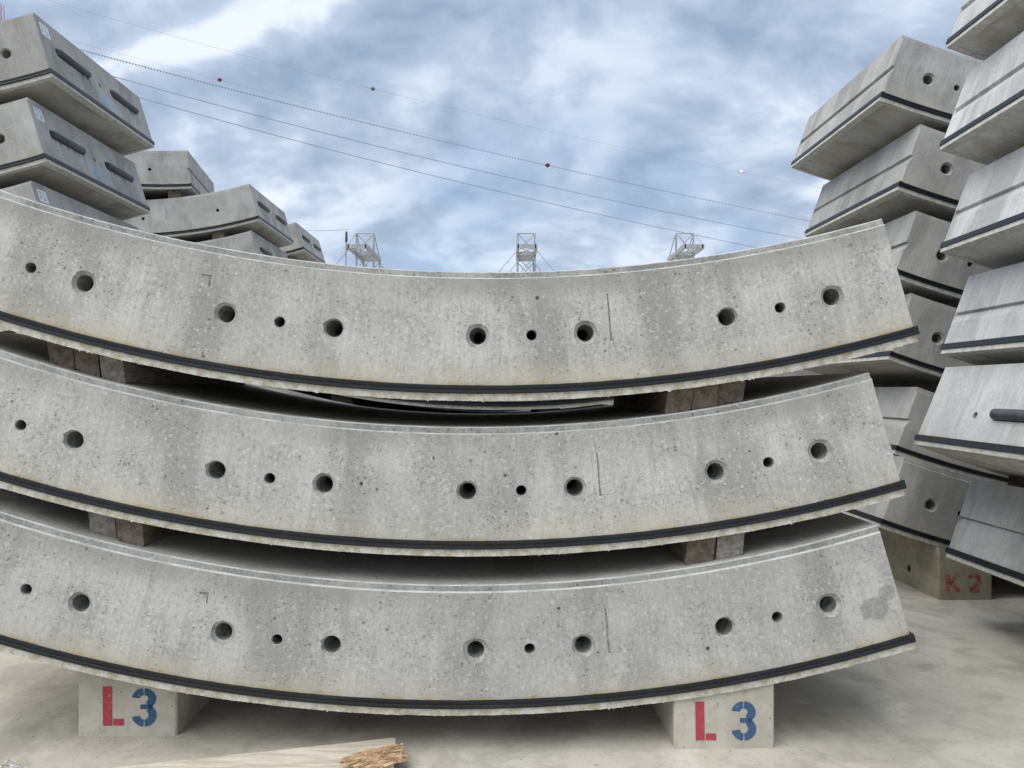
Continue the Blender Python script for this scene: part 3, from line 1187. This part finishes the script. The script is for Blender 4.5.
# left block: front corners at px 79.5 and 177.5
x0, x1 = (79.5 - 512) * k1, (177.5 - 512) * k1
cm = (x0 + x1) / 2
gl = [('letter', glyph_L((104.5 - 512) * k1, H - (724.5 - 389) * k1, 39 * k1, 20.5 * k1, txtf(cm)), 'red'),
      ('numeral', glyph_3((133 - 512) * k1, H - (725.5 - 389) * k1, 38 * k1, 24.5 * k1, txtf(cm)), 'blue')]
block(x0, x1, 2.995, 1.4, rec0, 'left concrete block lettered L 3 under the bottom segment', 'block', gl)
x0, x1 = (673.5 - 512) * k2, (774 - 512) * k2
cm = (x0 + x1) / 2
gl = [('letter', glyph_L((695 - 512) * k2, H - (739 - 389) * k2, 38.5 * k2, 20.5 * k2, txtf(cm)), 'red'),
      ('numeral', glyph_3((731 - 512) * k2, H - (739.5 - 389) * k2, 39 * k2, 24.5 * k2, txtf(cm)), 'blue')]
block(x0, x1, 2.885, 1.5, rec0, 'right concrete block lettered L 3, nearest the splintered board', 'block', gl)

# olive block with worn red K 2
D_ = 4.93
k3 = D_ / F
x0, x1 = (938 - 512) * k3, (991.5 - 512) * k3
cm = (x0 + x1) / 2
tf = txtf(cm)


def seg_glyph(strokes, x, z, w, h, th):
    mb = MB()
    for pts in strokes:
        stroke(mb, [(x + p[0] * w, z + p[1] * h) for p in pts], th, tf)
    return mb


gk = seg_glyph([[(.12, 0), (.12, 1)], [(.2, .48), (.95, 1)], [(.35, .55), (1, 0)]], (945 - 512) * k3, H - (591 - 389) * k3, 13 * k3, 17 * k3, 4.6 * k3)
g2_ = seg_glyph([[(0, .85), (.25, 1), (.8, .98), (1, .75), (.9, .55), (.1, .08)], [(.05, .05), (1, .05)]], (968 - 512) * k3, H - (591 - 389) * k3, 11 * k3, 16 * k3, 4.4 * k3)
ob = block(x0, x1, D_, 1.7, RECS['r2'][-1], 'olive grey concrete block with faded red K 2 at the far right', 'block_olive',
           [('letter', gk, 'faded_red'), ('numeral', g2_, 'faded_red')], hole=True)
sm = MB()
hw = (x1 - x0) / 2
for (a, b, c, e) in ((.83, .20, .875, .29), (.875, .27, .93, .295), (.90, .20, .93, .28), (.84, .195, .90, .215)):
    sm.face([Vector((-hw - .0015, a, b)), Vector((-hw - .0015, c, b)), Vector((-hw - .0015, c, e)), Vector((-hw - .0015, a, e))])
link('side_mark', sm.mesh('side_mark', ['faded_red']), ob)

# plain support blocks of the other stacks
sup = {'r2': (5.28, 4.3), 'r1': (3.1, 3.0), 'l2': (5.45, -4.0), 'l3': (9.7, -4), 'l4': (12.5, -4), 'mid': (5.3, 0)}
for st, nm in names.items():
    rec = RECS[st][-1]
    if st in ('r1', 'r2', 'r3'):
        cxs = (rec[4][0] + .95, rec[4][0] + 2.85)
    elif st in ('mid', 'c3'):
        cxs = (-1.0, .35)
    else:
        cxs = (rec[4][0] - 2.85, rec[4][0] - .85)
    for q, xc in enumerate(cxs):
        if st == 'r2' and q == 0:
            continue                       # the olive block stands here
        block(xc - .18, xc + .18, rec[2] + .10, W - .3, rec, '%s support block under the %s stack, plain grey concrete' % (['left', 'right'][q], nm), 'block_olive', [])

# ------------------------------------------------------------------ board with a splintered end, front of the stack
root = thing('wooden_board', 'pale dusty board with a splintered raw end lying before the stack', 'board')
Pa, Pb = Vector((-.437, 2.905, 0)), Vector((-1.60, 2.62, 0))
dirv = (Pb - Pa).normalized()
nrm = Vector((dirv.y, -dirv.x, 0))
if nrm.y > 0:
    nrm = -nrm
root.location = Pa
mb = MB()
L_ = (Pb - Pa).length
n = 14
rows = []
wid, ht = .26, .036
for k in range(n + 1):
    u = dirv * (L_ * k / n)
    jt = .003 * mnoise.noise(Vector((k * .9, 0, 0)))
    sk = Vector((-.03, 0, 0)) * (1 - min(1, k / 1.0))
    rows.append([u + Vector((0, jt, .002)), u + Vector((0, jt, ht - .003)), u + nrm * .004 + Vector((0, jt, ht)), u + nrm * wid + sk + Vector((0, 0, ht)), u + nrm * (wid + .003) + sk + Vector((0, 0, ht - .003)), u + nrm * (wid + .003) + sk + Vector((0, 0, .002)), u + Vector((0, jt, .002))])
mb.grid(rows, 0, False)
mb.face(rows[0][:-1][::-1])
mb.face(rows[-1][:-1])
link('plank', mb.mesh('plank', ['board']), root)
# splintered raw wood: long slivers fanning out of the broken end
rng = random.Random(12)
mb = MB()
tip = Vector((-.385, 2.825, .034)) - Pa
back = Vector((-.52, 2.705, .040)) - Pa
for k in range(70):
    u = rng.random()
    w_ = rng.random()
    off = Vector((.024 * (u - .5) + .02 * u, -.10 * u, .020 * (w_ - .25)))
    e_ = tip + off * 1.0 + Vector((rng.uniform(-.05, .0), rng.uniform(-.02, .02), 0))
    s_ = back + off * .8 + Vector((rng.uniform(-.08, .06), rng.uniform(-.03, .03), 0))
    mid_ = (e_ + s_) / 2 + Vector((rng.uniform(-.006, .006), rng.uniform(-.006, .006), rng.uniform(0, .006)))
    w0 = rng.uniform(.002, .006)
    up = Vector((0, 0, rng.uniform(.004, .010)))
    sd = Vector((w0, -w0, 0))
    a_, b_, c_ = s_, mid_, e_
    r_ = []
    for p, f_ in ((a_, .6), (b_, 1), (c_, rng.uniform(.3, .9))):
        r_.append([p - sd * f_, p + up * f_, p + sd * f_, p - up * f_ * .3, p - sd * f_])
    mb.grid(r_, 0, False)
    mb.face(r_[0][:-1])
    mb.face(r_[-1][:-1])
link('splintered_end', mb.mesh('splintered_end', ['raw']), root)

# crumbs of mortar on the yard: nobody could count them
rng = random.Random(5)
mb = MB()


def crumb(p, r):
    vs = []
    for (a, b, c) in ((1, 0, 0), (-1, 0, 0), (0, 1, 0), (0, -1, 0), (0, 0, 1), (0, 0, -.6)):
        vs.append(Vector(p) + Vector((a, b, c * .7)) * r * rng.uniform(.6, 1.25))
    for (i, j, k) in ((0, 2, 4), (2, 1, 4), (1, 3, 4), (3, 0, 4), (2, 0, 5), (1, 2, 5), (3, 1, 5), (0, 3, 5)):
        mb.face([vs[i], vs[j], vs[k]])


for k in range(900):
    x = rng.uniform(-3.2, 4.0)
    y = 2.5 + 2.6 * rng.random() ** 1.5
    r = .0012 + .0035 * rng.random() ** 3
    if -1.7 < x < -.35 and 2.5 < y < 2.95:
        continue
    crumb((x, y, r * .5), r)
for k in range(260):     # along the foot of the near blocks
    bx = rng.choice((-1.49, .80))
    x = bx + rng.uniform(-.28, .30)
    y = (2.98 if bx < 0 else 2.87) - rng.random() ** 2 * .12
    r = .001 + .003 * rng.random() ** 2
    crumb((x, y, r * .5), r)
for k in range(170):     # little heap at the lower left
    x = -1.80 + rng.gauss(0, .05)
    y = 2.70 + rng.gauss(0, .03)
    r = .003 + .010 * rng.random() ** 2
    crumb((x, y, .004 + rng.random() * .012), r)
link('mortar_crumbs', mb.mesh('mortar_crumbs', ['crumb']), kind='stuff', label='pale mortar crumbs scattered over the dusty concrete yard', category='debris')


# ------------------------------------------------------------------ steel gantries beyond the yard
def bar(mb, p, q, r=.05, n=5):
    mb.tube([p, q], r, n, smooth=False)


def gantry(X, label, D=60.0, pole=False, stays=True):
    root = thing('steel_gantry', label, 'gantry', 'steel lattice gantries beyond the yard')
    root.location = (X, D, 0)
    zp = H + 10.95            # platform height
    w2 = .72
    g_ = MB()
    # platform: a horizontal ladder frame pointing back
    for sx in (-1, 1):
        g_.box((sx * w2 - .10, 0, zp - .02), (sx * w2 + .10, 6.3, zp + .30))
    for y in (0.0, 3.2, 6.2):
        g_.box((-w2, y, zp), (w2, y + .16, zp + .30))
    link('platform_frame', g_.mesh('platform_frame', ['steel']), root)
    d = MB()
    for k in range(7):
        y = 3.45 + k * .38
        d.box((-w2 + .1, y, zp + .04), (w2 - .1, y + .26, zp + .10))
    link('deck', d.mesh('deck', ['steel']), root)
    b_ = MB()
    for (a, c) in (((-w2, .1), (w2, 3.2)), ((w2, .1), (-w2, 3.2))):
        bar(b_, (a[0], a[1], zp + .1), (c[0], c[1], zp + .1), .035)
    link('plan_bracing', b_.mesh('plan_bracing', ['steel']), root)
    ztop = H + 12.75
    for sx in (-1, 1):
        for y in (3.3, 6.2):
            l_ = MB()
            l_.tube([(sx * w2 * .98, y, 0), (sx * w2 * .98, y, ztop if y < 4 else zp)], .085, 6, smooth=False)
            link('leg', l_.mesh('leg', ['steel']), root)
    p_ = MB()
    bar(p_, (-w2, 3.3, ztop), (w2, 3.3, ztop), .05)
    bar(p_, (-w2, 3.3, ztop), (w2, 3.3, zp + .3), .035)
    bar(p_, (w2, 3.3, ztop), (-w2, 3.3, zp + .3), .035)
    for sx in (-1, 1):
        bar(p_, (sx * w2, 3.3, ztop), (sx * w2, 6.2, zp + .2), .04)
        bar(p_, (sx * w2, 3.3, ztop), (sx * w2, .1, zp + .3), .03)
    link('head_frame', p_.mesh('head_frame', ['steel']), root)
    for y in (3.3, 6.2):
        q_ = MB()
        for (z0, z1) in ((zp - 1.7, zp - .05), (zp - 3.4, zp - 1.7), (zp - 5.1, zp - 3.4), (zp - 6.8, zp - 5.1), (zp - 8.5, zp - 6.8)):
            bar(q_, (-w2, y, z0), (w2, y, z1), .035)
            bar(q_, (w2, y, z0), (-w2, y, z1), .035)
            bar(q_, (-w2, y, z0), (w2, y, z0), .035)
        link('cross_bracing', q_.mesh('cross_bracing', ['steel']), root)
    if stays:
        s_ = MB()
        for sx in (-1, 1):
            bar(s_, (sx * w2, .2, zp - .1), (sx * (w2 + 10.3), .6, .05), .03)
            bar(s_, (sx * w2, 6.0, zp - .1), (sx * (w2 + 9.0), 6.0, .05), .03)
        link('guy_stays', s_.mesh('guy_stays', ['steel']), root)
    if pole:
        s_ = MB()
        s_.tube([(-w2 - .25, .1, 0), (-w2 - .15, .1, zp + 1.2)], .06, 6)
        s_.tube([(-w2 - .15, .1, zp - .1), (-w2, .3, zp)], .05, 5)
        mp = link('mast_pole', s_.mesh('mast_pole', ['steel']), root)
        s_ = MB()
        s_.tube([(-w2 - .15, .1, zp + .45), (-w2 - .13, .1, zp + .6), (-w2 - .12, .1, zp + 1.3)], [.06, .11, .08], 7)
        link('insulator', s_.mesh('insulator', ['steel_dark']), mp)
    return root


gantry(-12.05, 'left steel gantry beyond the yard, with a pole and dark insulator', pole=True)
gantry(1.16, 'middle steel gantry beyond the yard, seen nearly end on between guy stays')
gantry(14.15, 'right steel gantry beyond the yard, half sunk behind the rim', stays=False)


# ------------------------------------------------------------------ overhead lines
def wpt(x, y, D):
    return Vector(((x - 512) * D / F, D, H + (389 - y) * D / F))


def lagr(pts, x):
    s_ = 0
    for i, (xi, yi) in enumerate(pts):
        k = yi
        for j, (xj, yj) in enumerate(pts):
            if i != j:
                k *= (x - xj) / (xi - xj)
        s_ += k
    return s_


def wire(pts, r, label, x0=-150, x1=1150, D0=62, D1=118, spacer=False):
    root = thing('overhead_wire', label, 'overhead wire')
    mb = MB()
    P_ = []
    n = 90
    for k in range(n + 1):
        x = x0 + (x1 - x0) * k / n
        # the span runs straight in plan from D0 at x=0 to D1 at x=1024
        f_ = x / 1024
        inv = (1 - f_) / D0 + f_ / D1
        D = 1 / max(inv, .003)
        P_.append(wpt(x, lagr(pts, x), D))
    mb.tube(P_, r, 5, smooth=True)
    link('cable', mb.mesh('cable', ['wire']), root)
    if spacer:
        s_ = MB()
        for k in range(0, 420):
            f2 = k / 420 * n
            i = int(f2)
            p = P_[i].lerp(P_[i + 1], f2 - i)
            s_.box((p.x - .045, p.y - .03, p.z - .10), (p.x + .045, p.y + .03, p.z + .02))
        link('cable_spacers', s_.mesh('cable_spacers', ['wire']), root, kind='stuff')
    return lambda x: wpt(x, lagr(pts, x), 1 / ((1 - x / 1024) / D0 + (x / 1024) / D1))


wA = wire([(77, 48), (440, 140), (807, 220)], .020, 'thickest overhead line, beaded with spacers, passing the lower red ball', spacer=True)
wire([(117, 77), (440, 161), (793, 237)], .034, 'overhead line directly below the beaded line')
wire([(142, 98), (440, 177), (745, 245)], .034, 'lowest overhead line, ending behind the near rim at right')
wD = wire([(50, 0), (372, 88), (742, 172)], .010, 'faint highest overhead line carrying the dark and the white marker balls')
wE = wire([(90, 45), (219, 79), (420, 132)], .007, 'faint overhead line carrying the upper left red ball', x0=-100, x1=470)


def ball(p, r, mt, label):
    root = thing('marker_ball', label, 'marker ball', 'aviation marker balls on the overhead lines')
    root.location = p
    for hs, nm in ((-1, 'lower_shell'), (1, 'upper_shell')):
        mb = MB()
        rows = []
        for i in range(6):
            el = hs * pi / 2 * i / 5
            rows.append([(r * cos(el) * cos(2 * pi * j / 14), r * cos(el) * sin(2 * pi * j / 14), r * sin(el)) for j in range(15)])
        mb.grid(rows, 0, True, hs < 0)
        link(nm, mb.mesh(nm, [mt]), root)
    mb = MB()
    mb.tube([(-r * 1.3, 0, 0), (r * 1.3, 0, 0)], r * .25, 6)
    link('clamp', mb.mesh('clamp', ['steel_dark']), root)


ball(wE(219), .17, 'ball_red', 'dark red marker ball on the wire at upper left')
ball(wD(372.5), .19, 'ball_grey', 'dark grey marker ball on the highest wire near the middle')
ball(wA(547.5), .23, 'ball_red', 'dark red marker ball on the beaded line right of the middle')
ball(wD(742), .24, 'ball_white', 'white marker ball on the highest wire at right')

# short wire running left from the left gantry's pole
root = thing('overhead_wire', 'short faint wire running left from the pole of the left gantry', 'overhead wire')
mb = MB()
mb.tube([wpt(349, 229.5, 60.1), wpt(320, 230.5, 61), wpt(250, 230, 63), wpt(100, 226, 68)], .018, 5)
link('cable', mb.mesh('cable', ['wire']), root)

# distant red and white lattice mast cut by the left frame edge
root = thing('lattice_mast', 'tiny far red and white lattice mast tip at the upper left edge', 'mast')
Dm = 150.0
bx = (-1 - 512) * Dm / F
zt = H + (389 - 3) * Dm / F
root.location = (bx, Dm, 0)
for i in range(8):
    mb = MB()
    z0, z1 = zt * i / 8, zt * (i + 1) / 8
    w0, w1 = 1.6 - 1.2 * i / 8, 1.6 - 1.2 * (i + 1) / 8
    for sx in (-1, 1):
        for sy in (-1, 1):
            bar(mb, (sx * w0, sy * w0, z0), (sx * w1, sy * w1, z1), .05, 4)
    ns = 6
    for k in range(ns):
        za, zb = z0 + (z1 - z0) * k / ns, z0 + (z1 - z0) * (k + 1) / ns
        wa, wb = w0 + (w1 - w0) * k / ns, w0 + (w1 - w0) * (k + 1) / ns
        for sy in (-1, 1):
            bar(mb, (-wa, sy * wa, za), (wb, sy * wb, zb), .028, 4)
            bar(mb, (wa, sy * wa, za), (-wb, sy * wb, zb), .028, 4)
    link('mast_section', mb.mesh('mast_section', ['mast_red' if i % 2 else 'ball_white']), root)

S.cycles.use_denoising = True
S.cycles.max_bounces = 6
